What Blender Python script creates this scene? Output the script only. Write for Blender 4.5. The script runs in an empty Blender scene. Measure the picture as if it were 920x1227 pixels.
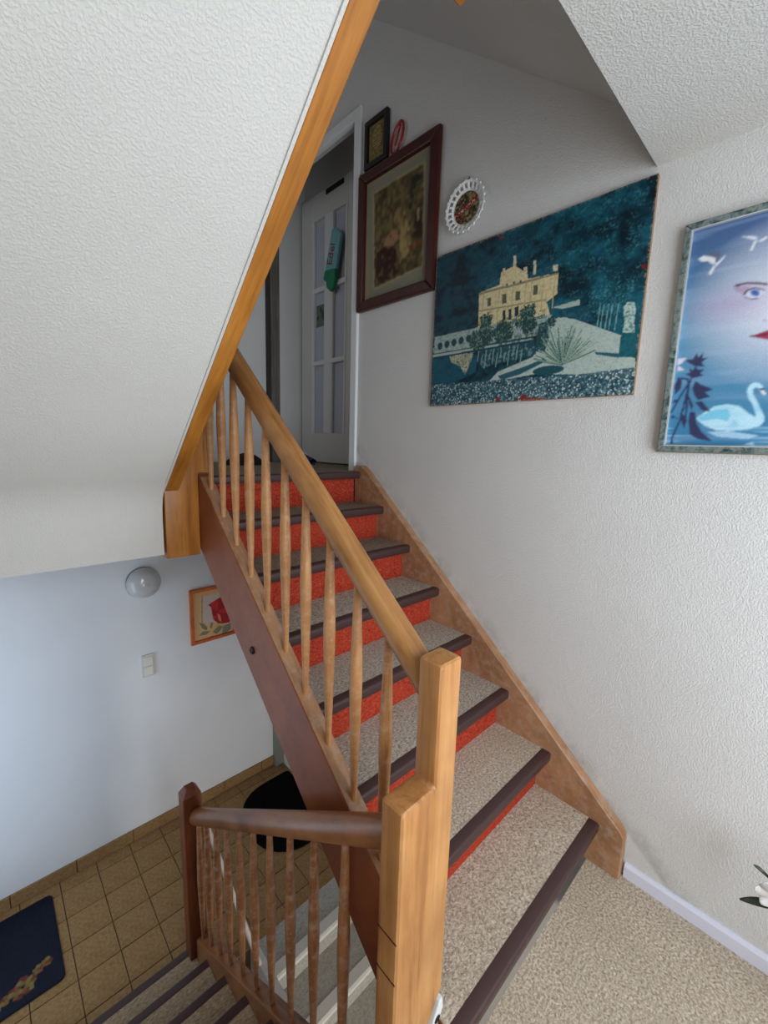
import bpy, bmesh, math, random
import numpy as np
from mathutils import Vector, Matrix

random.seed(4)
rng = np.random.default_rng(11)
scene = bpy.context.scene
col = scene.collection

# ------------------------------------------------------------------ camera
F_PX, YAW, PITCH, ROLL = 507.24, 0.7676, 0.1559, -0.0303
CAM = Vector((-1.616, -0.6439, 1.5978))
_f = Vector((math.sin(YAW) * math.cos(PITCH), math.cos(YAW) * math.cos(PITCH), -math.sin(PITCH)))
_r = Vector((math.cos(YAW), -math.sin(YAW), 0))
_d = _f.cross(_r)
_c, _s = math.cos(ROLL), math.sin(ROLL)
_right, _down = _c * _r + _s * _d, -_s * _r + _c * _d
cam_data = bpy.data.cameras.new('camera')
cam_data.sensor_fit = 'VERTICAL'
cam_data.sensor_height = 36.0
cam_data.lens = F_PX * 36.0 / 1227.0
cam_data.clip_start = 0.02
cam = bpy.data.objects.new('camera', cam_data)
col.objects.link(cam)
m = Matrix.Identity(4)
for i in range(3):
    m[i][0], m[i][1], m[i][2], m[i][3] = _right[i], -_down[i], -_f[i], CAM[i]
cam.matrix_world = m
scene.camera = cam

# ------------------------------------------------------------------ world, daylight through the windows, exposure
world = bpy.data.worlds.new('world')
scene.world = world
world.use_nodes = True
wn = world.node_tree.nodes['Background']
wn.inputs[0].default_value = (0.62, 0.78, 1.0, 1)
wn.inputs[1].default_value = 1.0

def area(name, loc, rot, sx, sy, power, color):
    l = bpy.data.lights.new(name, 'AREA')
    l.shape = 'RECTANGLE'; l.size = sx; l.size_y = sy
    l.energy = power; l.color = color
    o = bpy.data.objects.new(name, l); col.objects.link(o)
    o.location = loc; o.rotation_euler = rot
    return o
# the window of the landing (behind the camera) and the glazed front door of the hall
WIN = (-1.72, -0.30, 0.45, 2.30)          # x0 x1 z0 z1 in the wall y = -1.6
area('daylight_window', ((WIN[0] + WIN[1]) / 2, -1.63, (WIN[2] + WIN[3]) / 2), (math.radians(90), 0, 0),
     WIN[1] - WIN[0], WIN[3] - WIN[2], 53, (0.85, 0.93, 1.0))
DOOR_Y = (1.3, 2.1)
area('daylight_front_door', (-2.03, 1.7, 0.0), (0, math.radians(-90), 0), 1.7, 0.7, 7.2, (0.66, 0.81, 1.0))

# small window of the cellar stairs under the landing, and an unseen window added to brighten the upper floor
CEL = (-.95, -.30, -1.15, -.5)
area('daylight_cellar_window', ((CEL[0]+CEL[1])/2, -1.63, (CEL[2]+CEL[3])/2), (math.radians(90), 0, 0), CEL[1]-CEL[0], CEL[3]-CEL[2], 26, (1.0, .97, .9))
UPW = (1.45, 2.35, 2.35, 3.35)
area('added_upper_light', (-2.03, (UPW[0]+UPW[1])/2, (UPW[2]+UPW[3])/2), (0, math.radians(-90), 0), UPW[3]-UPW[2], UPW[1]-UPW[0], 3.2, (1.0, .96, .91))

scene.view_settings.view_transform = 'Standard'
scene.view_settings.look = 'None'
scene.view_settings.gamma = 1.0
scene.view_settings.use_curve_mapping = False
scene.view_settings.exposure = -0.1

# ------------------------------------------------------------------ helpers
class MB:
    def __init__(s): s.v = []; s.f = []
    def add(s, vs, fs):
        n = len(s.v); s.v += [tuple(p) for p in vs]; s.f += [tuple(i + n for i in q) for q in fs]; return s
    def box(s, x0, x1, y0, y1, z0, z1):
        return s.add([(x0,y0,z0),(x1,y0,z0),(x1,y1,z0),(x0,y1,z0),(x0,y0,z1),(x1,y0,z1),(x1,y1,z1),(x0,y1,z1)],
                     [(0,3,2,1),(4,5,6,7),(0,1,5,4),(1,2,6,5),(2,3,7,6),(3,0,4,7)])
    def prism(s, axis, poly, a0, a1):
        # poly: (y,z) for axis x, (x,z) for axis y, (x,y) for axis z
        mk = {'x': lambda a,p: (a,p[0],p[1]), 'y': lambda a,p: (p[0],a,p[1]), 'z': lambda a,p: (p[0],p[1],a)}[axis]
        n = len(poly)
        return s.add([mk(a0,p) for p in poly] + [mk(a1,p) for p in poly],
                     [tuple(range(n))[::-1], tuple(range(n, 2*n))] + [(i, (i+1) % n, n+(i+1) % n, n+i) for i in range(n)])
    def tube(s, pts, rad, seg=12, flat=1.0):
        pts = [Vector(p) for p in pts]
        if not isinstance(rad, (list, tuple)): rad = [rad] * len(pts)
        t = (pts[1]-pts[0]).normalized()
        up = Vector((0,0,1)) if abs(t.z) < .9 else Vector((1,0,0))
        a = t.cross(up).normalized(); vs = []
        for i, p in enumerate(pts):
            t = (pts[min(i+1, len(pts)-1)] - pts[max(i-1, 0)]).normalized()
            a = (a - t * a.dot(t)).normalized(); b = t.cross(a)
            for k in range(seg):
                w = 2*math.pi*k/seg
                vs.append(p + rad[i]*(math.cos(w)*a + flat*math.sin(w)*b))
        fs = [(i*seg+k, i*seg+(k+1) % seg, (i+1)*seg+(k+1) % seg, (i+1)*seg+k) for i in range(len(pts)-1) for k in range(seg)]
        fs += [tuple(range(seg))[::-1], tuple(range((len(pts)-1)*seg, len(pts)*seg))]
        return s.add(vs, fs)
    def lathe(s, prof, c=(0,0,0), axis='z', seg=24, closed=False):
        # prof: (radius, height) ; height along axis
        vs = []
        for r, h in prof:
            for k in range(seg):
                w = 2*math.pi*k/seg; a, b = r*math.cos(w), r*math.sin(w)
                q = {'z': (a, b, h), 'x': (h, a, b), 'y': (a, h, b)}[axis]
                vs.append((c[0]+q[0], c[1]+q[1], c[2]+q[2]))
        n = len(prof)
        fs = [(i*seg+k, i*seg+(k+1) % seg, (i+1)*seg+(k+1) % seg, (i+1)*seg+k) for i in range(n-1) for k in range(seg)]
        if closed: fs += [((n-1)*seg+k, (n-1)*seg+(k+1) % seg, (k+1) % seg, k) for k in range(seg)]
        else: fs += [tuple(range(seg))[::-1], tuple(range((n-1)*seg, n*seg))]
        return s.add(vs, fs)
    def mesh(s, name, bevel=0, seg=2, smooth=False, angle=40):
        me = bpy.data.meshes.new(name)
        me.from_pydata(s.v, [], s.f)
        bm = bmesh.new(); bm.from_mesh(me)
        bmesh.ops.recalc_face_normals(bm, faces=bm.faces)
        if bevel:
            es = [e for e in bm.edges if len(e.link_faces) == 2 and e.calc_face_angle(0) > .5]
            bmesh.ops.bevel(bm, geom=es, offset=bevel, segments=seg, profile=.6, affect='EDGES', clamp_overlap=True)
        if smooth:
            for f in bm.faces: f.smooth = True
            for e in bm.edges:
                if len(e.link_faces) == 2 and e.calc_face_angle(0) > math.radians(angle): e.smooth = False
        bm.to_mesh(me); bm.free()
        return me
    def build(s, name, mat, parent=None, bevel=0, seg=2, smooth=False, angle=40):
        return put(name, s.mesh(name, bevel, seg, smooth, angle), mat, parent)

def put(name, me, mat, parent=None):
    o = bpy.data.objects.new(name, me); col.objects.link(o)
    if mat is not None and not me.materials: me.materials.append(mat)
    if parent is not None: attach(o, parent)
    return o
def base(o):
    v = Vector((0, 0, 0))
    while o is not None: v += o.location; o = o.parent
    return v
def attach(o, parent):
    o.parent = parent; o.location = o.location - base(parent)
def thing(name, loc, label, cat, group=None):
    o = bpy.data.objects.new(name, None); col.objects.link(o)
    o.location = loc; o.empty_display_size = .05
    return tag(o, label, cat, group)
def tag(o, label, cat, group=None):
    o['label'] = label; o['category'] = cat
    if group: o['group'] = group
    return o
def struct(o): o['kind'] = 'structure'; return o

# ------------------------------------------------------------------ materials
def lin(r, g, b):
    f = lambda c: (c/255/12.92) if c/255 <= .04045 else ((c/255+.055)/1.055)**2.4
    return (f(r), f(g), f(b), 1)
def new_mat(name, rough=.6, spec=.4):
    mt = bpy.data.materials.new(name); mt.use_nodes = True
    b = mt.node_tree.nodes['Principled BSDF']
    b.inputs['Roughness'].default_value = rough
    b.inputs['Specular IOR Level'].default_value = spec
    return mt, mt.node_tree.nodes, mt.node_tree.links, b
def plain(name, c, rough=.6, spec=.4, metal=0, **kw):
    mt, n, l, b = new_mat(name, rough, spec)
    b.inputs['Base Color'].default_value = c if len(c) == 4 else (*c, 1)
    b.inputs['Metallic'].default_value = metal
    for k, v in kw.items(): b.inputs[k.replace('_', ' ')].default_value = v
    return mt
def coords(n, l, scale=(1,1,1)):
    tc = n.new('ShaderNodeTexCoord'); mp = n.new('ShaderNodeMapping')
    mp.inputs['Scale'].default_value = scale
    l.new(tc.outputs['Object'], mp.inputs['Vector']); return mp.outputs['Vector']
def noise(n, l, vec, scale, detail=3, rough=.6, dist=0):
    t = n.new('ShaderNodeTexNoise'); l.new(vec, t.inputs['Vector'])
    t.inputs['Scale'].default_value = scale; t.inputs['Detail'].default_value = detail
    t.inputs['Roughness'].default_value = rough; t.inputs['Distortion'].default_value = dist
    return t.outputs['Fac']
def ramp(n, l, fac, stops):
    r = n.new('ShaderNodeValToRGB'); l.new(fac, r.inputs['Fac'])
    e = r.color_ramp.elements
    while len(e) < len(stops): e.new(.5)
    for el, (p, c) in zip(e, stops): el.position = p; el.color = c if len(c) == 4 else (*c, 1)
    return r.outputs['Color']
def mix(n, l, fac, a, b, mode='MIX'):
    x = n.new('ShaderNodeMix'); x.data_type = 'RGBA'; x.blend_type = mode
    for s, v in ((0, fac), (6, a), (7, b)):
        if hasattr(v, 'links'): l.new(v, x.inputs[s])
        else: x.inputs[s].default_value = v
    return x.outputs[2]
def bump(n, l, b, h, strength, dist):
    x = n.new('ShaderNodeBump'); x.inputs['Strength'].default_value = strength; x.inputs['Distance'].default_value = dist
    l.new(h, x.inputs['Height']); l.new(x.outputs['Normal'], b.inputs['Normal'])
def plaster(name, c, scale=230, strength=.46, dist=.0028, dirt=False):
    mt, n, l, b = new_mat(name, .9, .15)
    v = coords(n, l)
    big = noise(n, l, v, 1.6, 3)
    c2 = tuple(x*.93 for x in c[:3]) + (1,)
    base_c = ramp(n, l, big, [(.3, c2), (.7, c)])
    if dirt:
        # scuffs that feet and hands left along the stair stringer: a band above its edge, broken up by noise
        tc = n.new('ShaderNodeTexCoord'); sx = n.new('ShaderNodeSeparateXYZ'); l.new(tc.outputs['Object'], sx.inputs[0])
        a = n.new('ShaderNodeMath'); a.operation = 'MULTIPLY_ADD'; a.inputs[1].default_value = -.8455; a.inputs[2].default_value = -.441
        l.new(sx.outputs['Y'], a.inputs[0])
        d = n.new('ShaderNodeMath'); d.operation = 'ADD'; l.new(a.outputs[0], d.inputs[0]); l.new(sx.outputs['Z'], d.inputs[1])
        mr = n.new('ShaderNodeMapRange'); mr.inputs['From Min'].default_value = .11; mr.inputs['From Max'].default_value = .0
        mr.interpolation_type = 'SMOOTHSTEP'
        l.new(d.outputs[0], mr.inputs['Value'])
        lo_ = n.new('ShaderNodeMapRange'); lo_.inputs['From Min'].default_value = -.02; lo_.inputs['From Max'].default_value = .0
        l.new(d.outputs[0], lo_.inputs['Value'])
        m2 = n.new('ShaderNodeMath'); m2.operation = 'MULTIPLY'; l.new(mr.outputs[0], m2.inputs[0]); l.new(lo_.outputs[0], m2.inputs[1])
        sm = ramp(n, l, noise(n, l, v, 9, 6, .75), [(.38, (0,0,0,1)), (.68, (1,1,1,1))])
        mm = n.new('ShaderNodeMath'); mm.operation = 'MULTIPLY'; l.new(m2.outputs[0], mm.inputs[0]); l.new(sm, mm.inputs[1])
        base_c = mix(n, l, mm.outputs[0], base_c, (.47, .45, .42, 1))
    l.new(base_c, b.inputs['Base Color'])
    h = noise(n, l, v, scale, 2, .5)
    r = ramp(n, l, h, [(.42, (0,0,0,1)), (.62, (1,1,1,1))])
    bump(n, l, b, r, strength, dist)
    return mt
def wood(name, dark, mid, light, stretch=(1,1,1), rough=.42, worn=None):
    # stretch: a small value along the grain
    mt, n, l, b = new_mat(name, rough, .45)
    v = coords(n, l, stretch)
    g = noise(n, l, v, 22, 6, .62, .6)
    c = ramp(n, l, g, [(.28, dark), (.5, mid), (.74, light)])
    big = noise(n, l, coords(n, l, (1,1,1)), 4.5, 3)
    c = mix(n, l, ramp(n, l, big, [(.35, (0,0,0,1)), (.75, (.55,.55,.55,1))]), c, dark)
    fine = noise(n, l, coords(n, l, tuple(s*1.0 for s in stretch)), 140, 2)
    c = mix(n, l, ramp(n, l, fine, [(.55, (0,0,0,1)), (.8, (.4,.4,.4,1))]), c, tuple(x*.55 for x in dark[:3]) + (1,))
    if worn is not None:
        wv = noise(n, l, coords(n, l), 26, 5, .7)
        c = mix(n, l, ramp(n, l, wv, [(.47, (0,0,0,1)), (.70, (.55,.55,.55,1))]), c, worn)
    l.new(c, b.inputs['Base Color'])
    bump(n, l, b, g, .12, .002)
    return mt
def carpet(name, cols, scale=(1,1,1), s1=160, dist=.006, tint=None):
    mt, n, l, b = new_mat(name, .97, .05)
    v = coords(n, l, scale)
    t = noise(n, l, v, s1, 3, .65, .4)
    c = ramp(n, l, t, [(.30, cols[0]), (.47, cols[1]), (.60, cols[2]), (.74, cols[3])])
    if tint is not None:
        big = noise(n, l, coords(n, l), 3.0, 3)
        c = mix(n, l, ramp(n, l, big, [(.4, (0,0,0,1)), (.7, (.4,.4,.4,1))]), c, tint)
    l.new(c, b.inputs['Base Color'])
    bump(n, l, b, t, .7, dist)
    return mt
def printed(name, rough=.5, spec=.4):
    # flat print: colours carried by the mesh attribute 'print', varied by fine grain
    mt, n, l, b = new_mat(name, rough, spec)
    a = n.new('ShaderNodeAttribute'); a.attribute_name = 'print'
    g = noise(n, l, coords(n, l), 420, 2)
    l.new(mix(n, l, 1.0, a.outputs['Color'], ramp(n, l, g, [(.3, (.86,.86,.86,1)), (.7, (1.1,1.1,1.1,1))]), 'MULTIPLY'), b.inputs['Base Color'])
    return mt

M = {}
M['wall'] = plaster('rough_wallpaper', (.70, .685, .668, 1))
M['wall_stair'] = plaster('rough_wallpaper_scuffed', (.70, .685, .668, 1), dirt=True)
M['wall_side'] = plaster('brown_beige_wall', (.42, .36, .29, 1))
M['soffit'] = plaster('rough_plaster', (.645, .625, .59, 1), 190, .36, .003)
M['hall_wall'] = plaster('smooth_plaster', (.82, .83, .85, 1), 300, .1, .001)
M['white'] = plain('white_paint', (.74, .74, .74, 1), .35)
M['skirting'] = plain('lilac_white_plastic', (.74, .74, .86, 1), .3)
M['door_paint'] = plain('warm_white_paint', (.66, .65, .62, 1), .4)
M['wood_newel'] = wood('honey_wood_upright', lin(134,84,44), lin(190,134,78), lin(208,156,100), (1,1,.07), .4)
M['wood_rail'] = wood('honey_wood_rail', lin(118,74,40), lin(178,126,72), lin(200,152,98), (1,.08,.08), .36)
M['wood_bal'] = wood('honey_wood_turned', lin(150,96,56), lin(206,148,92), lin(224,176,124), (1,1,.06), .38, lin(206,172,140))
M['wood_stringer'] = wood('red_brown_wood', lin(114,54,24), lin(154,82,40), lin(172,100,54), (1,.1,.1), .45)
M['wood_stringer_worn'] = wood('worn_brown_wood', lin(126,84,54), lin(176,128,90), lin(190,148,112), (1,.1,.1), .5, lin(184,166,148))
M['wood_dark'] = wood('dark_red_wood', lin(84,38,20), lin(122,62,32), lin(146,82,46), (1,1,.08), .38)
M['wood_dark_rail'] = wood('dark_red_wood_rail', lin(96,54,28), lin(158,100,58), lin(184,128,82), (1,.08,.08), .32)
M['wood_trim'] = wood('orange_wood', lin(140,84,28), lin(186,120,46), lin(204,142,68), (1,.08,.08), .4)
M['carpet'] = carpet('beige_loop_carpet', [lin(136,120,103), lin(182,166,147), lin(210,196,177), lin(232,222,207)], (1,1,1), 130, .006, lin(160,146,124))
M['carpet_step'] = carpet('beige_flecked_step_carpet', [lin(120,110,98), lin(170,159,144), lin(200,190,175), lin(226,219,208)], (.45,1,1), 190, .005)
M['carpet_red'] = carpet('orange_red_carpet', [lin(120,40,28), lin(164,58,40), lin(182,70,50), lin(200,98,74)], (.5,1,1), 170, .004)
M['carpet_grey'] = carpet('grey_step_carpet', [lin(160,158,150), lin(182,180,172), lin(194,192,184), lin(206,204,196)], (.6,1,1), 120, .003)
M['carpet_top'] = carpet('brown_grey_carpet', [lin(112,99,86), lin(144,129,114), lin(160,145,130), lin(178,164,150)], (.5,1,1), 150, .003)
M['carpet_warm'] = carpet('warm_beige_carpet', [lin(126,106,82), lin(164,142,114), lin(182,160,132), lin(200,180,152)], (.45,1,1), 150, .004)
M['pole'] = plain('pale_grey_paint', (.62, .60, .57, 1), .45)
M['nosing'] = plain('dark_brown_rubber', lin(66, 44, 42), .42, .5)
M['nosing_sunlit'] = plain('nosing_sun_stripe', (.82, .81, .76, 1), .4)  # sunlight on the cellar steps, put into the nosing colour
M['tile'] = carpet('tan_clay_tile', [lin(136,106,70), lin(154,122,82), lin(164,131,90), lin(176,144,104)], (1,1,1), 60, .0005, lin(126,96,62))
M['tile'].node_tree.nodes['Principled BSDF'].inputs['Roughness'].default_value = .55
M['grout'] = plain('dark_grout', lin(84, 66, 44), .9)
M['black_mat'] = carpet('black_mat_pile', [lin(8,8,10), lin(12,12,14), lin(15,15,17), lin(20,20,23)], (1,1,1), 120, .004)
M['black'] = plain('black_cloth', lin(20, 20, 22), .8)
M['glass_dome'] = plain('opal_glass', (.58, .58, .57, 1), .12, .6)
M['switch'] = plain('cream_plastic', (.66, .64, .60, 1), .4)
M['print'] = printed('printed_paper', .45, .3)
M['print_gloss'] = printed('printed_gloss', .25, .4)
M['print_aged'] = printed('aged_print', .5, .2)
M['frame_red'] = wood('mahogany_frame', lin(44,10,8), lin(70,18,13), lin(84,26,19), (1,.4,.1), .4)
M['frame_black'] = plain('black_frame', lin(26, 20, 18), .4)
M['frame_orange'] = wood('orange_frame', lin(168,72,20), lin(206,98,34), lin(220,122,54), (.2,1,.2), .4)
M['board_edge'] = plain('board_edge', lin(150, 120, 92), .7)
M['red_plastic'] = plain('red_plastic', lin(150, 18, 26), .35)
M['porcelain'] = plain('white_porcelain', (.78, .78, .76, 1), .15, .6)
M['frost'] = plain('frosted_glass', (.50, .53, .60, 1), .35, .5)
M['grey_board'] = wood('grey_brown_board', lin(70,64,58), lin(104,97,90), lin(122,115,108), (1,1,.05), .5)
M['dark_gap'] = plain('dark_gap_strip', lin(52, 46, 42), .7)
M['teal'] = plain('teal_plastic', lin(120, 178, 186), .35)
M['green'] = plain('green_plastic', lin(18, 128, 88), .3)
M['red_ink'] = plain('red_ink', lin(150, 40, 40), .5)
M['blue'] = plain('blue_cloth', lin(26, 34, 104), .6)
M['leaf'] = plain('dark_green_leaf', lin(44, 50, 40), .45)
M['petal'] = plain('white_petal', (.56, .52, .50, 1), .6)
def marbled():
    mt, n, l, b = new_mat('silver_green_marbled', .25, .5)
    v = coords(n, l)
    t = noise(n, l, v, 30, 5, .7, .5)
    l.new(ramp(n, l, t, [(.36, lin(44,62,62)), (.46, lin(92,112,112)), (.56, lin(140,152,150)), (.68, lin(104,118,112))]), b.inputs['Base Color'])
    b.inputs['Metallic'].default_value = .35
    return mt
M['marbled'] = marbled()
M['silver'] = plain('silver_edge', (.72, .74, .74, 1), .25, .5, .6)
M['gold_edge'] = plain('dull_gold_edge', lin(150, 138, 112), .4, .5, .4)
CASTLE = {'facade':[(0.276,0.688),(0.386,0.704),(0.39,0.771),(0.457,0.787),(0.523,0.723),(0.527,0.691),(0.664,0.68),(0.667,0.569),(0.624,0.538),(0.642,0.468),(0.283,0.478)],
 'roofl':[(0.315,0.716),(0.388,0.746),(0.388,0.702),(0.301,0.691)],
 'roofr':[(0.525,0.717),(0.55,0.727),(0.659,0.73),(0.664,0.686),(0.527,0.692)],
 'statue':[(0.448,0.846),(0.462,0.84),(0.466,0.776),(0.451,0.78)],
 'chim':[(0.548,0.783),(0.56,0.779),(0.564,0.704),(0.551,0.705)],
 'urns':[(0.397,0.79),(0.411,0.789),(0.411,0.751),(0.397,0.752)],
 'urnr':[(0.503,0.762),(0.519,0.76),(0.523,0.723),(0.505,0.729)],
 'urn3':[(0.638,0.727),(0.659,0.724),(0.661,0.691),(0.64,0.694)],
 'cornice':[(0.273,0.689),(0.666,0.682),(0.666,0.672),(0.276,0.674)],
 'belt':[(0.28,0.582),(0.623,0.556),(0.624,0.547),(0.281,0.572)],
 'w':[[(0.325,0.644),(0.344,0.641),(0.347,0.591),(0.328,0.592)],[(0.403,0.642),(0.425,0.641),(0.43,0.585),(0.407,0.584)],[(0.471,0.638),(0.494,0.636),(0.497,0.584),(0.474,0.587)],[(0.556,0.645),(0.576,0.644),(0.579,0.591),(0.559,0.592)],[(0.412,0.545),(0.427,0.547),(0.43,0.487),(0.415,0.487)],[(0.443,0.545),(0.456,0.547),(0.461,0.485),(0.446,0.485)],[(0.473,0.548),(0.492,0.553),(0.495,0.499),(0.476,0.497)],[(0.557,0.548),(0.571,0.55),(0.572,0.522),(0.559,0.521)],[(0.42,0.699),(0.431,0.699),(0.431,0.686),(0.42,0.686)],[(0.454,0.699),(0.464,0.699),(0.465,0.686),(0.454,0.686)],[(0.487,0.696),(0.498,0.696),(0.498,0.683),(0.488,0.683)]],
 'terr':[(0.012,0.422),(0.282,0.482),(0.654,0.465),(0.602,0.365),(0.323,0.365),(0.017,0.339)],
 'wall':[(0.01,0.474),(0.285,0.478),(0.291,0.396),(0.012,0.413)],
 'pool':[(0.006,0.331),(0.212,0.364),(0.288,0.295),(0.283,0.202),(0.147,0.144),(0.01,0.158)],
 'font':[(0.11,0.342),(0.161,0.359),(0.22,0.367),(0.263,0.317),(0.25,0.267),(0.221,0.192),(0.185,0.251),(0.131,0.284)],
 'hedge':[(0.296,0.348),(0.576,0.34),(0.597,0.261),(0.365,0.23),(0.316,0.22)],
 'line1':[(0.003,0.359),(0.575,0.359),(0.576,0.34),(0.006,0.331)],
 'path':[(0.356,0.125),(0.409,0.186),(0.582,0.248),(0.608,0.334),(0.643,0.446),(0.725,0.433),(0.935,0.295),(0.933,0.205),(0.994,0.174),(0.999,0.089),(0.748,0.128),(0.589,0.147)],
 'bed':[(0.006,0.0),(0.01,0.152),(0.32,0.138),(0.551,0.135),(0.748,0.12),(0.993,0.132),(1.003,-0.01)],
 'tree1':[(0.589,0.339),(0.596,0.427),(0.63,0.434),(0.65,0.356),(0.632,0.255),(0.593,0.277)],
 'shad':[(0.843,0.23),(0.936,0.207),(0.937,0.185),(0.85,0.216)],
 'shad2':[(0.41,0.161),(0.547,0.199),(0.634,0.232),(0.648,0.216),(0.523,0.155),(0.427,0.133)],
 'ped':[(0.935,0.304),(0.986,0.296),(0.993,0.179),(0.934,0.189)],
 'stat':[(0.931,0.428),(0.945,0.45),(0.968,0.444),(0.976,0.411),(0.976,0.346),(0.982,0.298),(0.939,0.306),(0.941,0.361)],
 'band':[(0.651,0.501),(0.764,0.513),(0.766,0.485),(0.699,0.482)],
 'band2':[(0.662,0.477),(0.788,0.472),(0.836,0.386),(0.726,0.425)],
 'red':[[(0.526,0.006),(0.544,0.041),(0.566,0.016),(0.65,0.009),(0.644,-0.009)],[(0.402,0.007),(0.415,0.034),(0.438,0.006)],[(0.979,0.609),(0.992,0.609),(0.993,0.588),(0.981,0.592)],[(0.364,0.979),(0.394,0.978),(0.382,0.957)]],
 'palm':[(0.715,0.182)],
 'palmr':[(0.824,0.279)],
 'bush':[(0.372,0.427),(0.323,0.506),(0.423,0.418),(0.503,0.456),(0.55,0.43),(0.283,0.397),(0.651,0.422),(0.539,0.5),(0.327,0.422)],
 'trunks':[(0.842,0.343),(0.855,0.34),(0.873,0.339),(0.887,0.334),(0.909,0.328)]}
SWAN_A = {'bird1':[[(0.066,0.849),(0.089,0.858),(0.11,0.85),(0.139,0.836),(0.142,0.81),(0.129,0.814),(0.11,0.83),(0.084,0.834)],[(0.142,0.81),(0.18,0.843),(0.173,0.827),(0.142,0.795)],[(0.118,0.775),(0.134,0.807),(0.142,0.798),(0.131,0.769)]],
 'bird1d':[[(0.11,0.85),(0.118,0.868),(0.133,0.855),(0.149,0.862),(0.157,0.853),(0.146,0.817),(0.139,0.836)]],
 'bird2':[[(0.225,0.898),(0.272,0.887),(0.29,0.874),(0.278,0.871)],[(0.291,0.863),(0.32,0.875),(0.324,0.866),(0.299,0.856)],[(0.265,0.834),(0.277,0.866),(0.288,0.868),(0.275,0.83)]],
 'brow':[(0.223,0.702),(0.238,0.711),(0.278,0.709),(0.317,0.701),(0.35,0.689),(0.35,0.68),(0.312,0.692),(0.272,0.701),(0.241,0.698)],
 'shade':[(0.223,0.699),(0.272,0.693),(0.345,0.67),(0.346,0.661),(0.29,0.679),(0.269,0.664),(0.243,0.676)],
 'eyew':[(0.27,0.66),(0.283,0.676),(0.306,0.679),(0.33,0.667),(0.343,0.656),(0.327,0.641),(0.299,0.64),(0.277,0.65)],
 'eyel':[(0.265,0.663),(0.278,0.679),(0.306,0.682),(0.333,0.67),(0.348,0.657),(0.33,0.667),(0.306,0.676),(0.283,0.673),(0.272,0.657)],
 'eyeb':[(0.27,0.656),(0.296,0.641),(0.322,0.64),(0.324,0.635),(0.298,0.635),(0.273,0.65)],
 'iris':[(0.291,0.664),(0.296,0.674),(0.307,0.674),(0.32,0.667),(0.327,0.657),(0.324,0.647),(0.312,0.647),(0.299,0.653)],
 'pupil':[(0.303,0.664),(0.307,0.667),(0.312,0.661),(0.309,0.657)],
 'lid':[(0.351,0.545),(0.358,0.552),(0.366,0.541),(0.361,0.535)]}
SWAN_B = {'lips':[(0.316,0.487),(0.338,0.494),(0.377,0.496),(0.382,0.453),(0.361,0.461),(0.337,0.472)],
 'swan':[(0.154,0.157),(0.183,0.179),(0.22,0.205),(0.269,0.212),(0.314,0.203),(0.351,0.173),(0.38,0.154),(0.382,0.161),(0.364,0.205),(0.343,0.237),(0.335,0.266),(0.34,0.286),(0.356,0.297),(0.375,0.294),(0.39,0.281),(0.392,0.27),(0.379,0.27),(0.364,0.278),(0.356,0.267),(0.361,0.247),(0.387,0.203),(0.413,0.156),(0.416,0.135),(0.4,0.115),(0.361,0.103),(0.304,0.096),(0.244,0.099),(0.196,0.116),(0.167,0.14),(0.152,0.15)],
 'wing':[(0.154,0.157),(0.223,0.188),(0.272,0.192),(0.29,0.164),(0.28,0.137),(0.238,0.15),(0.178,0.14)],
 'beak':[(0.379,0.272),(0.387,0.273),(0.406,0.249),(0.4,0.241),(0.387,0.256)],
 'beakd':[(0.379,0.272),(0.392,0.273),(0.398,0.262),(0.387,0.262)],
 'refl':[[(0.204,0.093),(0.285,0.096),(0.405,0.077),(0.366,0.061),(0.249,0.071)],[(0.359,0.039),(0.387,0.051),(0.395,0.035)]],
 'stems':[[(0.06,0.038),(0.058,0.064),(0.084,0.147),(0.102,0.307),(0.107,0.334)],[(0.108,0.134),(0.102,0.25),(0.102,0.307)],[(0.04,0.183),(0.074,0.263),(0.097,0.307)],[(0.099,0.307),(0.094,0.33),(0.065,0.337)]],
 'leaves':[[(0.104,0.419),(0.117,0.445),(0.126,0.422),(0.142,0.442),(0.142,0.417),(0.167,0.42),(0.142,0.4),(0.159,0.379),(0.113,0.387),(0.074,0.413),(0.083,0.417)],[(0.092,0.381),(0.11,0.368),(0.118,0.387),(0.131,0.371),(0.157,0.369),(0.141,0.353),(0.159,0.342),(0.115,0.333),(0.079,0.356),(0.099,0.358)],[(0.042,0.259),(0.04,0.311),(0.05,0.347),(0.07,0.326),(0.068,0.291)],[(0.118,0.288),(0.126,0.321),(0.155,0.302),(0.206,0.278),(0.172,0.267),(0.197,0.247),(0.149,0.235),(0.128,0.26)],[(0.102,0.25),(0.108,0.257),(0.131,0.214),(0.129,0.186),(0.115,0.215)],[(0.138,0.225),(0.165,0.23),(0.209,0.18),(0.172,0.188)],[(0.12,0.145),(0.123,0.186),(0.146,0.179),(0.154,0.134),(0.183,0.093),(0.233,0.049),(0.172,0.06),(0.134,0.081)],[(0.044,0.153),(0.044,0.173),(0.083,0.147),(0.06,0.158)],[(0.078,0.182),(0.099,0.169),(0.11,0.14),(0.11,0.105),(0.092,0.135)],[(0.042,0.221),(0.044,0.241),(0.065,0.241)]],
 'lily':[[(0.039,0.427),(0.076,0.427),(0.057,0.403),(0.039,0.397)],[(0.042,0.371),(0.044,0.395),(0.073,0.374)]]}
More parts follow.
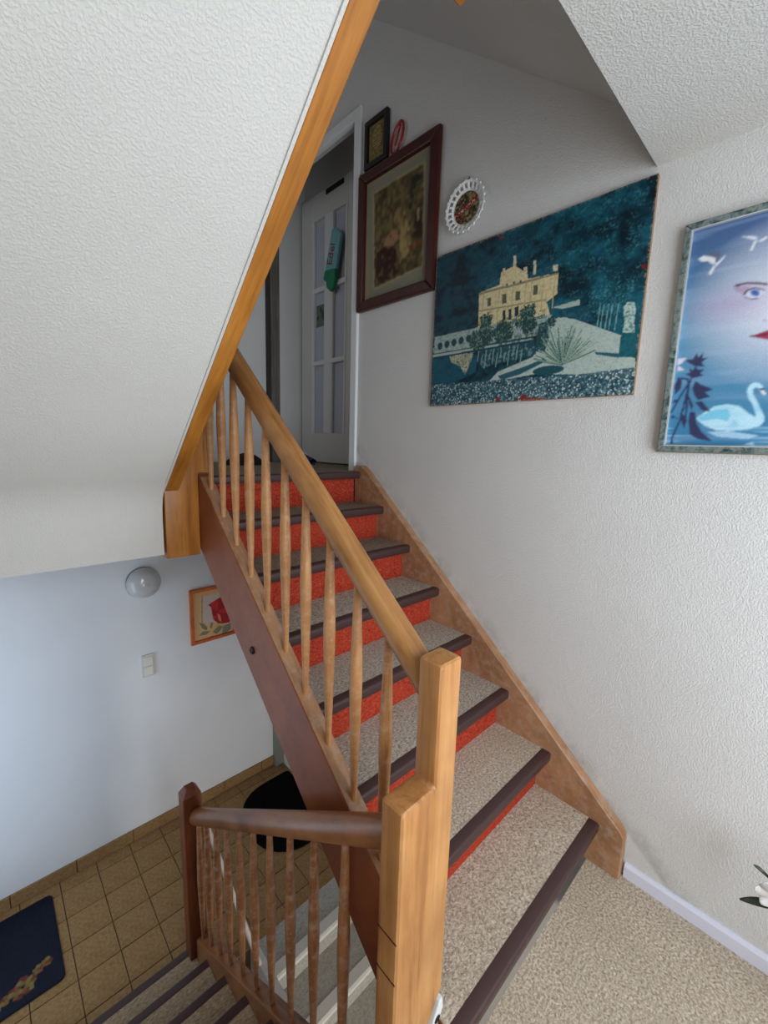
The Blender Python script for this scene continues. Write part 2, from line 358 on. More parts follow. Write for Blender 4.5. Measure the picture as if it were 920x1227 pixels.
DARK = {'mat':[(0.109,0.895),(0.891,0.9),(0.919,0.09),(0.163,0.069)],
 'img':[(0.191,0.834),(0.816,0.841),(0.839,0.183),(0.225,0.146)],
 'fig1':[(0.496,0.635),(0.561,0.636),(0.611,0.585),(0.595,0.559),(0.66,0.503),(0.696,0.357),(0.665,0.305),(0.593,0.281),(0.549,0.241),(0.551,0.371),(0.561,0.489),(0.474,0.552),(0.465,0.595)],
 'fig2':[(0.372,0.476),(0.447,0.513),(0.525,0.489),(0.537,0.436),(0.491,0.405),(0.354,0.418),(0.316,0.395)],
 'robe':[(0.254,0.398),(0.354,0.423),(0.493,0.385),(0.554,0.299),(0.551,0.199),(0.326,0.17),(0.251,0.228)],
 'pil':[(0.675,0.804),(0.795,0.788),(0.775,0.716),(0.725,0.723),(0.681,0.583),(0.654,0.592)],
 'redc':[(0.661,0.345),(0.816,0.367),(0.819,0.338),(0.681,0.321)],
 'man':[(0.733,0.589),(0.793,0.59),(0.825,0.497),(0.825,0.374),(0.712,0.393)],
 'wh':[(0.747,0.574),(0.777,0.576),(0.782,0.49),(0.756,0.496)]}
TULIP = {'out':[(-0.012,1.002),(0.714,0.983),(0.923,0.069),(-0.031,0.076)],
 'inn':[(0.08,0.921),(0.778,0.898),(0.905,0.114),(0.055,0.126)],
 'pane':[(0.265,0.864),(0.775,0.852),(0.877,0.262),(0.243,0.426)],
 'tulip':[(0.382,0.698),(0.505,0.74),(0.655,0.786),(0.772,0.719),(0.834,0.571),(0.871,0.4),(0.825,0.3),(0.689,0.312),(0.572,0.34),(0.477,0.429),(0.449,0.581),(0.437,0.648)],
 'hl':[(0.563,0.517),(0.628,0.476),(0.655,0.35),(0.591,0.39)],
 'leaves':[[(0.182,0.438),(0.28,0.398),(0.351,0.321),(0.338,0.271),(0.246,0.319)],[(0.425,0.386),(0.474,0.376),(0.437,0.276),(0.397,0.312)],[(0.163,0.219),(0.258,0.276),(0.418,0.24),(0.305,0.2)],[(0.452,0.219),(0.588,0.298),(0.686,0.262),(0.548,0.157)],[(0.686,0.274),(0.858,0.293),(0.855,0.183),(0.698,0.107),(0.655,0.145)],[(0.286,0.124),(0.48,0.157),(0.382,0.1)]]}

# ------------------------------------------------------------------ flat prints: colour per grid point
class Art:
    def __init__(s, w, h, aspect, c):
        s.w, s.h, s.a = w, h, aspect
        s.U, s.V = np.meshgrid(np.linspace(0, 1, w), np.linspace(0, 1, h))
        s.I = np.zeros((h, w, 3)); s.I[:] = c[:3]
    def put(s, mask, c, op=1.0):
        k = (mask * op)[..., None]
        s.I = s.I * (1 - k) + np.asarray(c[:3]) * k
    def inside(s, pts):
        U, V = s.U, s.V; r = np.zeros(U.shape, bool); n = len(pts)
        for i in range(n):
            (x0, y0), (x1, y1) = pts[i], pts[(i+1) % n]
            if y0 == y1: continue
            r ^= ((y0 > V) != (y1 > V)) & (U < (x1-x0)*(V-y0)/(y1-y0) + x0)
        return r.astype(float)
    def poly(s, pts, c, op=1.0): s.put(s.inside(pts), c, op)
    def ell(s, cu, cv, ru, rv, c, op=1.0, soft=0):
        d = np.hypot((s.U-cu)/ru, (s.V-cv)/rv)
        s.put(np.clip((1-d)/soft, 0, 1) if soft else (d < 1).astype(float), c, op)
    def line(s, pts, wd, c, op=1.0):
        X = s.U * s.a; Y = s.V; m = np.zeros(X.shape)
        for (x0, y0), (x1, y1) in zip(pts, pts[1:]):
            x0 *= s.a; x1 *= s.a; L = (x1-x0)**2 + (y1-y0)**2 + 1e-9
            t = np.clip(((X-x0)*(x1-x0) + (Y-y0)*(y1-y0)) / L, 0, 1)
            m = np.maximum(m, (np.hypot(X-x0-t*(x1-x0), Y-y0-t*(y1-y0)) < wd))
        s.put(m, c, op)
    def noise(s, fu, fv):
        gu, gv = int(fu)+2, int(fv)+2
        g = rng.random((gv, gu)); x = s.U*fu; y = s.V*fv
        i = x.astype(int); j = y.astype(int); a = x-i; b = y-j
        a = a*a*(3-2*a); b = b*b*(3-2*b)
        return (g[j, i]*(1-a) + g[j, i+1]*a)*(1-b) + (g[j+1, i]*(1-a) + g[j+1, i+1]*a)*b
    def mesh(s, name, o, du, dv):
        o, du, dv = np.array(o), np.array(du), np.array(dv)
        vs = (o + s.U[..., None]*du + s.V[..., None]*dv).reshape(-1, 3)
        w, h = s.w, s.h
        a = (np.arange(h-1)[:, None]*w + np.arange(w-1)[None, :]).ravel()
        fs = np.stack([a, a+1, a+w+1, a+w], 1)
        me = bpy.data.meshes.new(name)
        me.from_pydata(vs.tolist(), [], fs.tolist())
        at = me.color_attributes.new('print', 'FLOAT_COLOR', 'POINT')
        rgba = np.ones((w*h, 4), np.float32); rgba[:, :3] = s.I.reshape(-1, 3)
        at.data.foreach_set('color', rgba.ravel())
        return me
L = lambda r, g, b: np.array(lin(r, g, b)[:3])

def castle_art():
    A = Art(400, 304, 1.325, L(10, 58, 72)); U, V = A.U, A.V
    oct_ = lambda f: A.noise(f, f)*.4 + A.noise(f*2.1, f*2.1)*.3 + A.noise(f*4.3, f*4.3)*.2 + A.noise(f*9, f*9)*.1
    k = oct_(12); fine = A.noise(190, 150)*.5 + A.noise(330, 260)*.5; st = oct_(30)
    A.put(np.clip((k-.5)*5, 0, 1) * np.clip(U*1.2, .2, 1), L(26, 94, 112))
    A.put(np.clip((.47-k)*7, 0, 1), L(5, 30, 42))
    A.put(np.clip((fine-.55)*5, 0, 1) * np.clip((st-.42)*5, 0, 1) * np.clip(U*1.5-.1, 0, 1), L(70, 134, 148), .55)
    A.put(np.clip((U-.62)*3, 0, 1) * np.clip((.62-V)*3, 0, 1), L(16, 92, 106), .55)
    C = CASTLE; sp = A.noise(120, 96); sp2 = A.noise(200, 160)
    pale = L(186, 200, 190); cream = L(216, 202, 158); teal = L(14, 62, 80)
    def area_(pts, c, c2=None, amt=.6, src=None):
        m_ = A.inside(pts); A.put(m_, c)
        if c2 is not None: A.put(m_*np.clip(((sp if src is None else src)-.45)*3, 0, 1), c2, amt)
    area_([(0, .40), (.28, .47), (.30, .33), (.02, .30)], L(132, 152, 150), L(70, 106, 112))
    for k_ in ('terr', 'wall'): area_(C[k_], L(158, 176, 168), L(110, 136, 138), .7)
    for i in range(5):
        u = .05 + i*.045; A.ell(u, .405 + i*.004, .016, .024, L(30, 66, 72))
    area_(C['path'], pale, L(122, 148, 152), .75, fine)
    area_(C['hedge'], L(30, 74, 88), L(110, 148, 146), .8)
    for i in range(26):
        u = .27 + .26*i/25; A.line([(u, .22 + .05*(i % 3)/2), (u+.006, .30 + .02*(i % 4))], .0035, L(22, 60, 72) if i % 2 else L(120, 156, 150))
    area_(C['pool'], L(22, 84, 104), L(14, 62, 80), .7, st); area_(C['font'], L(176, 178, 152), L(60, 84, 80), .95, sp2)
    area_(C['line1'], L(164, 182, 176)); A.line([C['line1'][0], C['line1'][1]], .004, teal); A.line([C['line1'][3], C['line1'][2]], .006, teal)
    for q in (C['shad'], C['shad2']): area_(q, L(40, 90, 104))
    area_(C['facade'], cream, L(188, 172, 128), .6)
    area_(C['roofl'], L(42, 98, 112), L(20, 70, 88), .8); area_(C['roofr'], L(36, 92, 108), L(18, 66, 84), .8)
    for k_ in ('statue', 'chim', 'urns', 'urnr', 'urn3'): area_(C[k_], L(214, 206, 176), L(150, 142, 112), .7, sp2)
    A.poly(C['cornice'], L(140, 132, 104)); A.poly(C['belt'], L(156, 144, 108))
    for u in (.30, .385, .455, .52, .545, .60, .65): A.line([(u, .50), (u+.002, .68)], .0028, L(178, 162, 120))
    for q in C['w']: A.poly(q, L(88, 94, 82))
    for q in C['w'][4:7]: A.poly(q, L(24, 54, 62))
    area_(C['band'], L(168, 184, 174)); area_(C['band2'], L(20, 72, 90), L(50, 104, 118), .6)
    area_(C['tree1'], L(22, 62, 72), L(96, 134, 132), .8, sp2)
    for i, (u, v) in enumerate(C['bush']):
        r = .022 + .014*((i*7) % 3); d = np.hypot(U-u, (V-v)*.8) + (fine-.5)*.035
        A.put((d < r), L(26, 66, 66)); A.put((d < r)*(fine > .58), L(120, 146, 124), .8)
    low = (V > .30)*(V < .50)*(U > .24)*(U < .62)*(st > .56); A.put(low*(fine > .42), L(28, 66, 66), .8)
    for u, v in C['trunks']: A.line([(u, v), (u+.005, v+.12)], .0026, L(120, 164, 166))
    T0, T1 = C['trunks'][0], C['trunks'][-1]
    tr = A.inside([(T0[0]-.05, T0[1]+.07), (T1[0]+.04, T1[1]+.07), (T1[0]+.06, T1[1]+.24), (T0[0]-.04, T0[1]+.2)])
    A.put(tr*np.clip((fine-.5)*4, 0, 1), L(70, 138, 146), .6)
    area_(C['ped'], L(26, 96, 108), L(16, 76, 90), .7); area_(C['stat'], L(182, 204, 196), L(84, 124, 128), .9, sp2)
    u0, v0 = C['palm'][0]
    A.ell(u0-.06, v0-.02, .07, .025, L(30, 78, 90))
    for i in range(70):
        a = math.radians(6 + 168*i/69 + rng.random()*5); r = .09 + .085*rng.random()
        A.line([(u0, v0), (u0 + math.cos(a)*r*.85, v0 + .02 + math.sin(a)*r*1.2)], .0022, L(36, 84, 84) if i % 2 else L(146, 170, 152))
    bed = A.inside(C['bed'])
    bed = np.clip(bed*1.0, 0, 1)*(V + (st-.5)*.06 < .17)
    A.put(bed, L(22, 64, 82), .92); A.put(bed*np.clip((fine-.45)*4, 0, 1), L(112, 148, 154), .7)
    for i in range(700):
        u = rng.random(); v = rng.random()**1.2*.17
        if bed[int(v*(A.h-1)), int(u*(A.w-1))]: A.ell(u, v, .0028, .0038, L(206, 220, 216) if i % 3 else L(130, 164, 170))
    for q in C['red']: A.put(A.inside(q)*(st > .42), L(136, 34, 30))
    # worn edges of the print
    A.put((np.minimum(np.minimum(U, 1-U)*1.3, np.minimum(V, 1-V)) < .008*st*2)*(fine > .5), L(150, 130, 104), .7)
    A.I = (A.I*2 + np.roll(A.I, 1, 0) + np.roll(A.I, 1, 1))/4
    A.I = A.I*(.82 + .36*fine)[..., None]
    return A

def swan_art():
    A = Art(270, 330, .9, L(88, 128, 180)); U, V = A.U, A.V
    A.I = np.array(L(66, 88, 138))*np.clip((V-.55)*2.2, 0, 1)[..., None] + np.array(L(84, 142, 178))*(1-np.clip((V-.55)*2.2, 0, 1))[..., None]
    A.put(np.clip((.35-V)*2.6, 0, 1), L(44, 116, 158))
    st = A.noise(4, 46); A.put(np.clip((st-.5)*2, 0, 1), L(150, 176, 212), .35)
    A.ell(.5, .62, .50, .36, L(232, 232, 244), .97, .8)
    A.ell(.24, .63, .22, .10, L(176, 150, 190), .55, 1.0)
    a, b = SWAN_A, SWAN_B
    mir = lambda P: [(1.0-u, v) for u, v in P]
    for k, c, op in (('shade', L(168, 130, 160), .6), ('brow', L(92, 60, 84), .9), ('eyew', L(214, 218, 236), 1), ('eyel', L(66, 42, 70), 1), ('eyeb', L(92, 64, 92), .8), ('iris', L(74, 110, 176), 1), ('pupil', L(24, 30, 60), 1), ('lid', L(190, 160, 186), .8)):
        for P in (a[k], mir(a[k])): A.poly(P, c, op)
    u0, v0 = b['lips'][0]
    top = [(u0, v0), (u0+.05, v0+.014), (.5-.03, v0+.030), (.5, v0+.022), (.5+.03, v0+.030), (1-u0-.05, v0+.014), (1-u0, v0)]
    low = [(u0 + (1-2*u0)*t, v0 - .040*math.sin(math.pi*t)) for t in [i/12 for i in range(13)]]
    A.poly(top + low[::-1], L(160, 56, 86)); A.ell(.5, v0-.018, .03, .008, L(206, 120, 140), .7, .8)
    A.line([(u0, v0), (.5-.03, v0+.004), (.5, v0), (.5+.03, v0+.004), (1-u0, v0)], .0028, L(112, 32, 56))
    for s_ in (-1, 1): A.ell(.5 + s_*.028, v0 + .075, .012, .006, L(186, 150, 170), .9, .7)
    A.line([(.5+.026, v0+.10), (.5+.018, v0+.20)], .004, L(206, 200, 222), .5)
    for q in a['bird1'] + a['bird2']: A.poly(q, L(226, 230, 236))
    for q in a['bird1d']: A.poly(q, L(104, 104, 132))
    # mirrored second swan, then the near one
    for f in (mir, lambda P: P):
        A.poly(f(b['swan']), L(186, 224, 240)); A.poly(f(b['wing']), L(92, 190, 224), .75)
        A.poly(f(b['beak']), L(226, 226, 230)); A.poly(f(b['beakd']), L(40, 40, 60))
        for q in b['refl']: A.poly(f(q), L(176, 212, 236), .8)
    body = A.inside(b['swan']); ft = A.noise(26, 60)
    A.put(body*np.clip((ft-.5)*2.5, 0, 1)*np.clip((.27-V)*8, 0, 1), L(120, 196, 226), .7)
    rp = A.noise(7, 120); A.put((V < .13)*np.clip((rp-.55)*4, 0, 1), L(150, 200, 226), .7)
    for q in b['stems']: A.line(q, .004, L(44, 54, 96))
    for q in b['leaves']: A.poly(q, L(52, 56, 92))
    for q in b['lily']: A.poly(q, L(216, 206, 226))
    for _ in range(2): A.I = (A.I + np.roll(A.I, 1, 0) + np.roll(A.I, -1, 0) + np.roll(A.I, 1, 1) + np.roll(A.I, -1, 1))/5
    return A

def dark_art():
    A = Art(130, 160, .82, L(150, 138, 112)); D = DARK
    A.poly(D['mat'], L(134, 130, 112))
    A.poly(D['img'], L(104, 90, 56))
    im = A.inside(D['img']); n = A.noise(9, 9)*.6 + A.noise(26, 26)*.4
    A.put(im*np.clip((n-.4)*2.4, 0, 1), L(66, 54, 34), .9)
    A.poly(D['pil'], L(38, 46, 40)); A.poly(D['man'], L(52, 32, 26)); A.poly(D['wh'], L(150, 132, 104))
    A.poly(D['fig1'], L(166, 142, 92)); A.put(A.inside(D['fig1'])*(n > .5), L(120, 98, 60), .7)
    A.poly(D['fig2'], L(160, 116, 84)); A.poly(D['robe'], L(56, 24, 18)); A.poly(D['redc'], L(140, 66, 42))
    fr = D['img']
    for p, q in zip(fr, fr[1:] + fr[:1]): A.line([p, q], .006, L(170, 154, 108))
    e = A.noise(30, 34)
    A.put(im*(e > .62), L(54, 42, 26), .5); A.put(im*(e < .3), L(142, 122, 76), .35)
    for _ in range(2): A.I = (A.I + np.roll(A.I, 1, 0) + np.roll(A.I, -1, 0) + np.roll(A.I, 1, 1) + np.roll(A.I, -1, 1))/5
    return A

def tulip_art():
    A = Art(110, 132, .8, L(226, 182, 126)); T = TULIP
    f = lambda P: [((-.651+.336*u+.648)/.318, (.15+.435*v-.187)/.396) for u, v in P]
    A.put(np.clip(A.noise(6, 6)-.4, 0, 1), L(232, 150, 74), .8)
    A.poly(f(T['pane']), L(214, 192, 184)); A.line(f(T['pane'])[3:] + f(T['pane'])[:1], .008, L(150, 140, 110))
    A.poly(f(T['tulip']), L(206, 40, 44)); A.put(A.inside(f(T['tulip']))*(A.noise(14, 10) > .55), L(158, 20, 34), .8)
    A.poly(f(T['hl']), L(236, 130, 100))
    for q in T['leaves']: A.poly(f(q), L(128, 130, 112))
    return A

def parchment_art():
    A = Art(60, 70, .86, L(140, 124, 76)); n = A.noise(10, 12)
    A.put(np.clip(n-.3, 0, 1), L(96, 82, 46))
    A.ell(.5, .6, .36, .34, L(116, 100, 58)); A.ell(.5, .6, .31, .30, L(150, 134, 84))
    w = A.noise(30, 44)
    for i in range(13):
        v = .08 + i*.065
        A.put((abs(A.V-v) < .014)*(w > .42)*(abs(A.U-.5) < .34), L(64, 52, 32), .8)
    return A

def plate_art():
    A = Art(60, 60, 1.0, L(70, 84, 58)); n = A.noise(16, 16); n2 = A.noise(26, 26)
    A.put(n > .6, L(140, 140, 96)); A.put(n < .35, L(30, 44, 36)); A.put(n2 > .68, L(150, 70, 50))
    A.poly([(.02, .26), (.98, .62), (.98, .76), (.02, .40)], L(150, 36, 36)); A.put(A.inside([(.05, .29), (.95, .64), (.95, .72), (.05, .37)])*(n2 > .55), L(214, 190, 176))
    return A

def mat_art():
    A = Art(90, 100, .9, L(12, 17, 34))
    A.put(np.clip(A.noise(60, 66)-.4, 0, 1), L(26, 33, 54))
    cs = [L(120, 98, 48), L(126, 80, 42), L(104, 48, 40), L(134, 114, 66)]
    for i, (u, v) in enumerate([(.5, .13), (.58, .16), (.66, .21), (.73, .17), (.8, .23), (.88, .25), (.62, .1), (.7, .11), (.42, .1)]):
        for k in range(5):
            a = k*1.256 + i
            A.ell(u + .03*math.cos(a), v + .028*math.sin(a), .026, .02, cs[(i+k) % 4], .9)
    return A

# ================================================================== THE SETTING
ZH = -1.076            # hall floor
ZU = 1.44              # upper floor
XL = -2.0              # left stairwell wall
RISE, GO, Y1 = 0.18, 0.2084, -0.2118      # the flight in view

w = MB()
w.box(.045, .2, -1.6, 2.4, -2.1, 1.40)
w.box(.045, .44, -1.6, 1.37, 1.40, 4.3)
w.box(.045, .13, 1.37, 2.5, 3.385, 4.3)
struct(w.build('wall_right', M['wall_stair']))
struct(MB().box(.44, .55, 1.2, 2.65, 1.40, 4.3).build('wall_recess', M['wall']))
struct(MB().box(XL, .045, 2.25, 2.4, ZH-.1, 1.13).build('wall_hall', M['hall_wall']))
struct(MB().box(XL, .44, 2.5, 2.65, 1.40, 4.3).build('wall_far', M['wall']))
w = MB()
w.box(XL-.15, XL, -1.75, 2.65, .95, UPW[2]); w.box(XL-.15, XL, -1.75, 2.65, UPW[3], 4.3)
w.box(XL-.15, XL, -1.75, UPW[0], UPW[2], UPW[3]); w.box(XL-.15, XL, UPW[1], 2.65, UPW[2], UPW[3])
w.box(XL-.15, XL, -1.75, DOOR_Y[0], -2.1, .95)
w.box(XL-.15, XL, DOOR_Y[1], 2.65, -2.1, .95)
w.box(XL-.15, XL, DOOR_Y[0], DOOR_Y[1], -2.1, ZH)
struct(w.build('wall_left', M['wall_side']))
w = MB()
w.box(XL, WIN[0], -1.75, -1.6, -2.1, 4.3); w.box(WIN[1], .44, -1.75, -1.6, -2.1, 4.3)
w.box(WIN[0], CEL[0], -1.75, -1.6, -2.1, WIN[2]); w.box(CEL[0], CEL[1], -1.75, -1.6, -2.1, CEL[2]); w.box(CEL[0], CEL[1], -1.75, -1.6, CEL[3], WIN[2]); w.box(CEL[1], WIN[1], -1.75, -1.6, -2.1, WIN[2]) if CEL[1] < WIN[1] else None; w.box(WIN[0], WIN[1], -1.75, -1.6, WIN[3], 4.3)
struct(w.build('wall_back', M['wall']))
glass = plain('window_glass', (.9, .95, 1, 1), .02, .5, Transmission_Weight=1.0)
wo = struct(MB().box(WIN[0], WIN[1], -1.715, -1.71, WIN[2], WIN[3]).build('window_1', glass))
fr = MB()
for a, b, c, d in ((WIN[0], WIN[0]+.06, WIN[2], WIN[3]), (WIN[1]-.06, WIN[1], WIN[2], WIN[3]), (-1.08, -1.02, WIN[2], WIN[3])): fr.box(a, b, -1.74, -1.69, c, d)
fr.box(WIN[0]+.06, -1.08, -1.74, -1.69, WIN[2], WIN[2]+.06).box(-1.02, WIN[1]-.06, -1.74, -1.69, WIN[2], WIN[2]+.06)
fr.box(WIN[0]+.06, -1.08, -1.74, -1.69, WIN[3]-.06, WIN[3]).box(-1.02, WIN[1]-.06, -1.74, -1.69, WIN[3]-.06, WIN[3])
fr.build('window_frame', M['white'], wo)
do = struct(MB().box(XL-.1, XL-.09, DOOR_Y[0], DOOR_Y[1], ZH, .95).build('door_1', glass))
fr = MB()
for a, b in ((DOOR_Y[0], DOOR_Y[0]+.1), (DOOR_Y[1]-.1, DOOR_Y[1])): fr.box(XL-.12, XL-.07, a, b, ZH, .95)
fr.box(XL-.12, XL-.07, DOOR_Y[0]+.1, DOOR_Y[1]-.1, ZH, ZH+.25).box(XL-.12, XL-.07, DOOR_Y[0]+.1, DOOR_Y[1]-.1, .85, .95)
fr.build('door_frame', M['white'], do)

struct(MB().box(CEL[0], CEL[1], -1.715, -1.71, CEL[2], CEL[3]).build('window_2', glass))
struct(MB().box(XL-.1, XL-.09, UPW[0], UPW[1], UPW[2], UPW[3]).build('window_upper_added', glass))  # unseen pane added along with the upper-floor light
# ceilings: landing above, the two sloping stair soffits, the top
struct(MB().box(XL, .045, -1.6, -.137, 2.507, 2.86).build('ceiling', M['soffit']))
arc = [(1.18, 1.13), (1.18, 1.28), (1.176, 1.325), (1.165, 1.363), (1.145, 1.398), (1.118, 1.436)]
s0 = arc[-1]
top = (-.137, 1.436+.849*(1.118+.137))
poly = arc + [top, (-.137, top[1]+.3), (.95, 2.05), (1.3, 1.78), (1.3, 1.13)]
struct(MB().prism('x', poly, XL, -1.0926).build('ceiling_stair', M['soffit'], smooth=True, angle=30))
struct(MB().prism('x', [(-.137, 2.64), (1.62, 4.03), (1.62, 4.25), (-.137, 2.86)], -.888, .045).build('ceiling_flight', M['wall']))
struct(MB().box(XL, .44, 1.62, 2.5, 4.03, 4.3).build('ceiling_upper', M['wall']))
struct(MB().box(XL-.15, .55, -1.75, 2.65, 4.3, 4.4).build('ceiling_top', M['wall']))

# floors
struct(MB().box(XL, .045, -1.6, -.186, -.37, 0).build('floor_landing', M['carpet']))
struct(MB().box(-1.0, .44, 1.315, 2.5, 1.13, ZU).box(XL, -1.0, 1.3, 2.5, 1.13, ZU).build('floor_upper', M['carpet_top']))
fh = struct(MB().box(XL, .045, 1.15, 2.25, ZH-.2, ZH-.006).build('floor_hall', M['grout']))
T = .1855; tx0, ty0 = -1.098, 1.783
tile_mesh = {}
def tile_piece(w_, d_):
    k = (round(w_, 4), round(d_, 4))
    if k not in tile_mesh:
        me = MB().box(-w_/2+.002, w_/2-.002, -d_/2+.002, d_/2-.002, -.012, 0).mesh('tile', .0015, 1)
        me.materials.append(M['tile']); tile_mesh[k] = me
    return tile_mesh[k]
i0 = math.floor((XL-tx0)/T); i1 = math.ceil((.045-tx0)/T); j0 = math.floor((1.15-ty0)/T); j1 = math.ceil((2.25-ty0)/T)
for i in range(i0, i1):
    for j in range(j0, j1):
        x0, x1 = max(XL, tx0+i*T), min(.045, tx0+(i+1)*T); y0, y1 = max(1.15, ty0+j*T), min(2.25, ty0+(j+1)*T)
        if x1-x0 < .02 or y1-y0 < .02: continue
        o = put('tile', tile_piece(x1-x0, y1-y0), None)
        o.location = ((x0+x1)/2, (y0+y1)/2, ZH - random.random()*.001)
        attach(o, fh)
bh = struct(MB().box(XL, .0, 2.244, 2.25, ZH, ZH+.082).build('baseboard_hall', M['grout']))
k = 0; x = XL
while x < -.04:
    x1 = min(-.03, x+.31)
    o = MB().box(x+.002, x1-.002, 2.236, 2.246, ZH+.002, ZH+.085).build('tile', M['tile'], bh, .0015, 1)
    x = x1
# landing skirting
struct(MB().prism('y', [(.045, 0), (.031, 0), (.031, .045), (.036, .055), (.045, .055)], -1.6, -.309).build('baseboard_right', M['skirting']))
# grey frame in the far corner of the hall
struct(MB().box(-.03, .045, 2.2, 2.25, ZH, .98).build('trim_1', plain('grey_green_paint', lin(128, 132, 122), .5), bevel=.004))
# white casing of the doorway upstairs
struct(MB().prism('x', [(1.332, ZU), (1.385, ZU), (1.385, 3.335), (2.45, 3.335), (2.45, 3.39), (1.332, 3.39)], .028, .06).build('trim_2', M['white'], bevel=.004))
struct(MB().box(.0, .44, 2.494, 2.5, ZU, ZU+.06).box(XL, -.02, 2.488, 2.5, ZU, ZU+.05).build('baseboard_far', M['white']))

# ================================================================== STAIRCASES
BAL = MB().lathe([(.0085, 0), (.010, .08), (.0135, .26), (.0172, .47), (.0180, .55), (.0160, .68), (.0118, .88), (.0095, 1.0)], seg=12).mesh('baluster', smooth=True)
BAL.materials.append(M['wood_bal'])
BALD = BAL.copy(); BALD.materials.clear(); BALD.materials.append(wood('brown_wood_turned', lin(116,70,40), lin(170,114,72), lin(192,142,100), (1,1,.06), .36, lin(196,170,150)))
def balusters(root, me, x, ys, zlo, zhi):
    for y in ys:
        o = put('baluster', me, None); z0, z1 = zlo(y), zhi(y)
        o.location = (x, y, z0); o.scale = (1, 1, z1-z0); o.rotation_euler.z = random.random()*6
        attach(o, root)

# ---- the flight in view
st = thing('staircase', (-.45, .5, 0), 'steep wooden staircase with beige carpeted treads, orange-red risers and honey-coloured balusters', 'staircase')
XI = -.895
NOS = [(.034, 0), (.034, -.005), (.010, -.005), (.010, -.040), (0, -.040), (-.004, -.034), (-.005, -.010), (-.003, -.003), (.003, 0)]
for k in range(1, 9):
    y, z = Y1 + GO*(k-1), RISE*k
    if k < 8:
        tr = MB().box(XI, 0, y+.011, y+GO+.06, z-.04, z-.004).build('tread', M['wood_stringer'], st)
        cm = M['carpet'] if k < 3 else (M['carpet_step'] if k < 6 else M['carpet_top'])
        MB().box(XI, 0, y+.031, y+GO+.05, z-.004, z+.0015).build('carpet', cm, tr)
    else:
        tr = MB().box(XI, 0, y+.011, 1.315, z-.04, z-.004).build('tread', M['wood_stringer'], st)
        MB().box(XI, 0, y+.031, 1.315, z-.004, z+.0005).build('carpet', M['carpet_top'], tr)
    MB().prism('x', [(y+a, z+.002+b) for a, b in NOS], XI+.001, -.0005).build('nosing', M['nosing'], tr, smooth=True, angle=50)
    MB().box(XI, 0, y+.050, y+.060, z-RISE+(.0015 if k > 1 else 0), z-.04).build('riser', M['carpet_red'] if k > 1 else M['carpet'], st)
# stringers
tl = lambda y: 1.434+.8445*(y-1.149)
bl = lambda y: 1.122+.848*(y-1.161)
so = MB().prism('x', [(-.085, bl(-.085)), (1.18, bl(1.18)), (1.18, tl(1.178)), (1.16, tl(1.16)), (-.085, tl(-.085))], -.95, XI).build('stringer', M['wood_stringer'], st, .004, 1)
so['label'] = 'red-brown outer stringer with worn top edge'
MB().prism('x', [(-.083, tl(-.083)-.001), (1.16, tl(1.16)-.001), (1.16, tl(1.16)+.0022), (-.083, tl(-.083)+.0022)], -.947, XI-.003).build('stringer_top', M['wood_stringer_worn'], so)
kn = MB().lathe([(.0, 0), (.013, 0), (.015, -.003), (.011, -.008), (.006, -.005), (.0, -.004)], (-.95, .708, .851), 'x', 16).build('knot', plain('black_knot', lin(28, 18, 16), .4), so, smooth=True)
wl = lambda y: .186+.8455*(y+.302)
MB().prism('x', [(-.302, 0), (-.1, 0), (1.29, 1.16), (1.29, 1.475), (1.235, 1.475), (1.20, wl(1.20)), (-.29, wl(-.29)), (-.302, .178)], 0, .045).build('stringer', M['wood_stringer_worn'], st, .003, 1)
# handrail
rl = lambda y: 1.148+.843*y
MB().tube([(-.922, -.10, rl(-.10)), (-.922, .3, rl(.3)), (-.922, .8, rl(.8)), (-.922, 1.2, rl(1.2))], .033, 20, 1.16).build('handrail', M['wood_rail'], st, smooth=True)
balusters(st, BAL, -.922, [1.107, .993, .881, .766, .647, .527, .409, .287, .165, .045], lambda y: tl(y)-.004, lambda y: rl(y)-.03)
# newel of the landing: a wide board, stepped at the top
nw = MB().prism('y', [(-1.062, -.36), (-.985, -.36), (-.985, .12), (-.887, .27), (-.887, 1.152), (-.960, 1.152), (-.960, .868), (-1.062, .868)], -.15, -.085).build('newel_post', M['wood_newel'], st, .012, 3, True, 30)
nw['label'] = 'stepped honey-coloured newel post on the landing'
for z in (.55, .445): MB().box(-1.0625, -1.0615, -.147, -.088, z, z+.004).build('joint', plain('dark_joint', lin(58, 30, 14), .8), nw)
br = MB().prism('y', [(-.899, .235), (-.886, .238), (-.882, .205), (-.918, .14), (-.948, .10), (-.972, .10)], -.153, -.10).build('bracket', M['white'], nw, .003, 2)
MB().lathe([(0, 0), (.010, 0), (.010, -.001), (0, -.001)], (-.905, -.1531, .190), 'y', 14).build('screw_hole', M['black'], br)
# upper newel
un = MB().prism('y', [(-1.085, 1.112), (-.951, 1.112), (-.951, 1.462), (-.905, 1.462), (-.905, 2.22), (-1.025, 2.22), (-1.025, 1.60), (-1.085, 1.46)], 1.170, 1.245).build('newel_post', M['wood_trim'], st, .005, 2, True, 30)
un['label'] = 'orange-brown newel post at the upper floor edge'

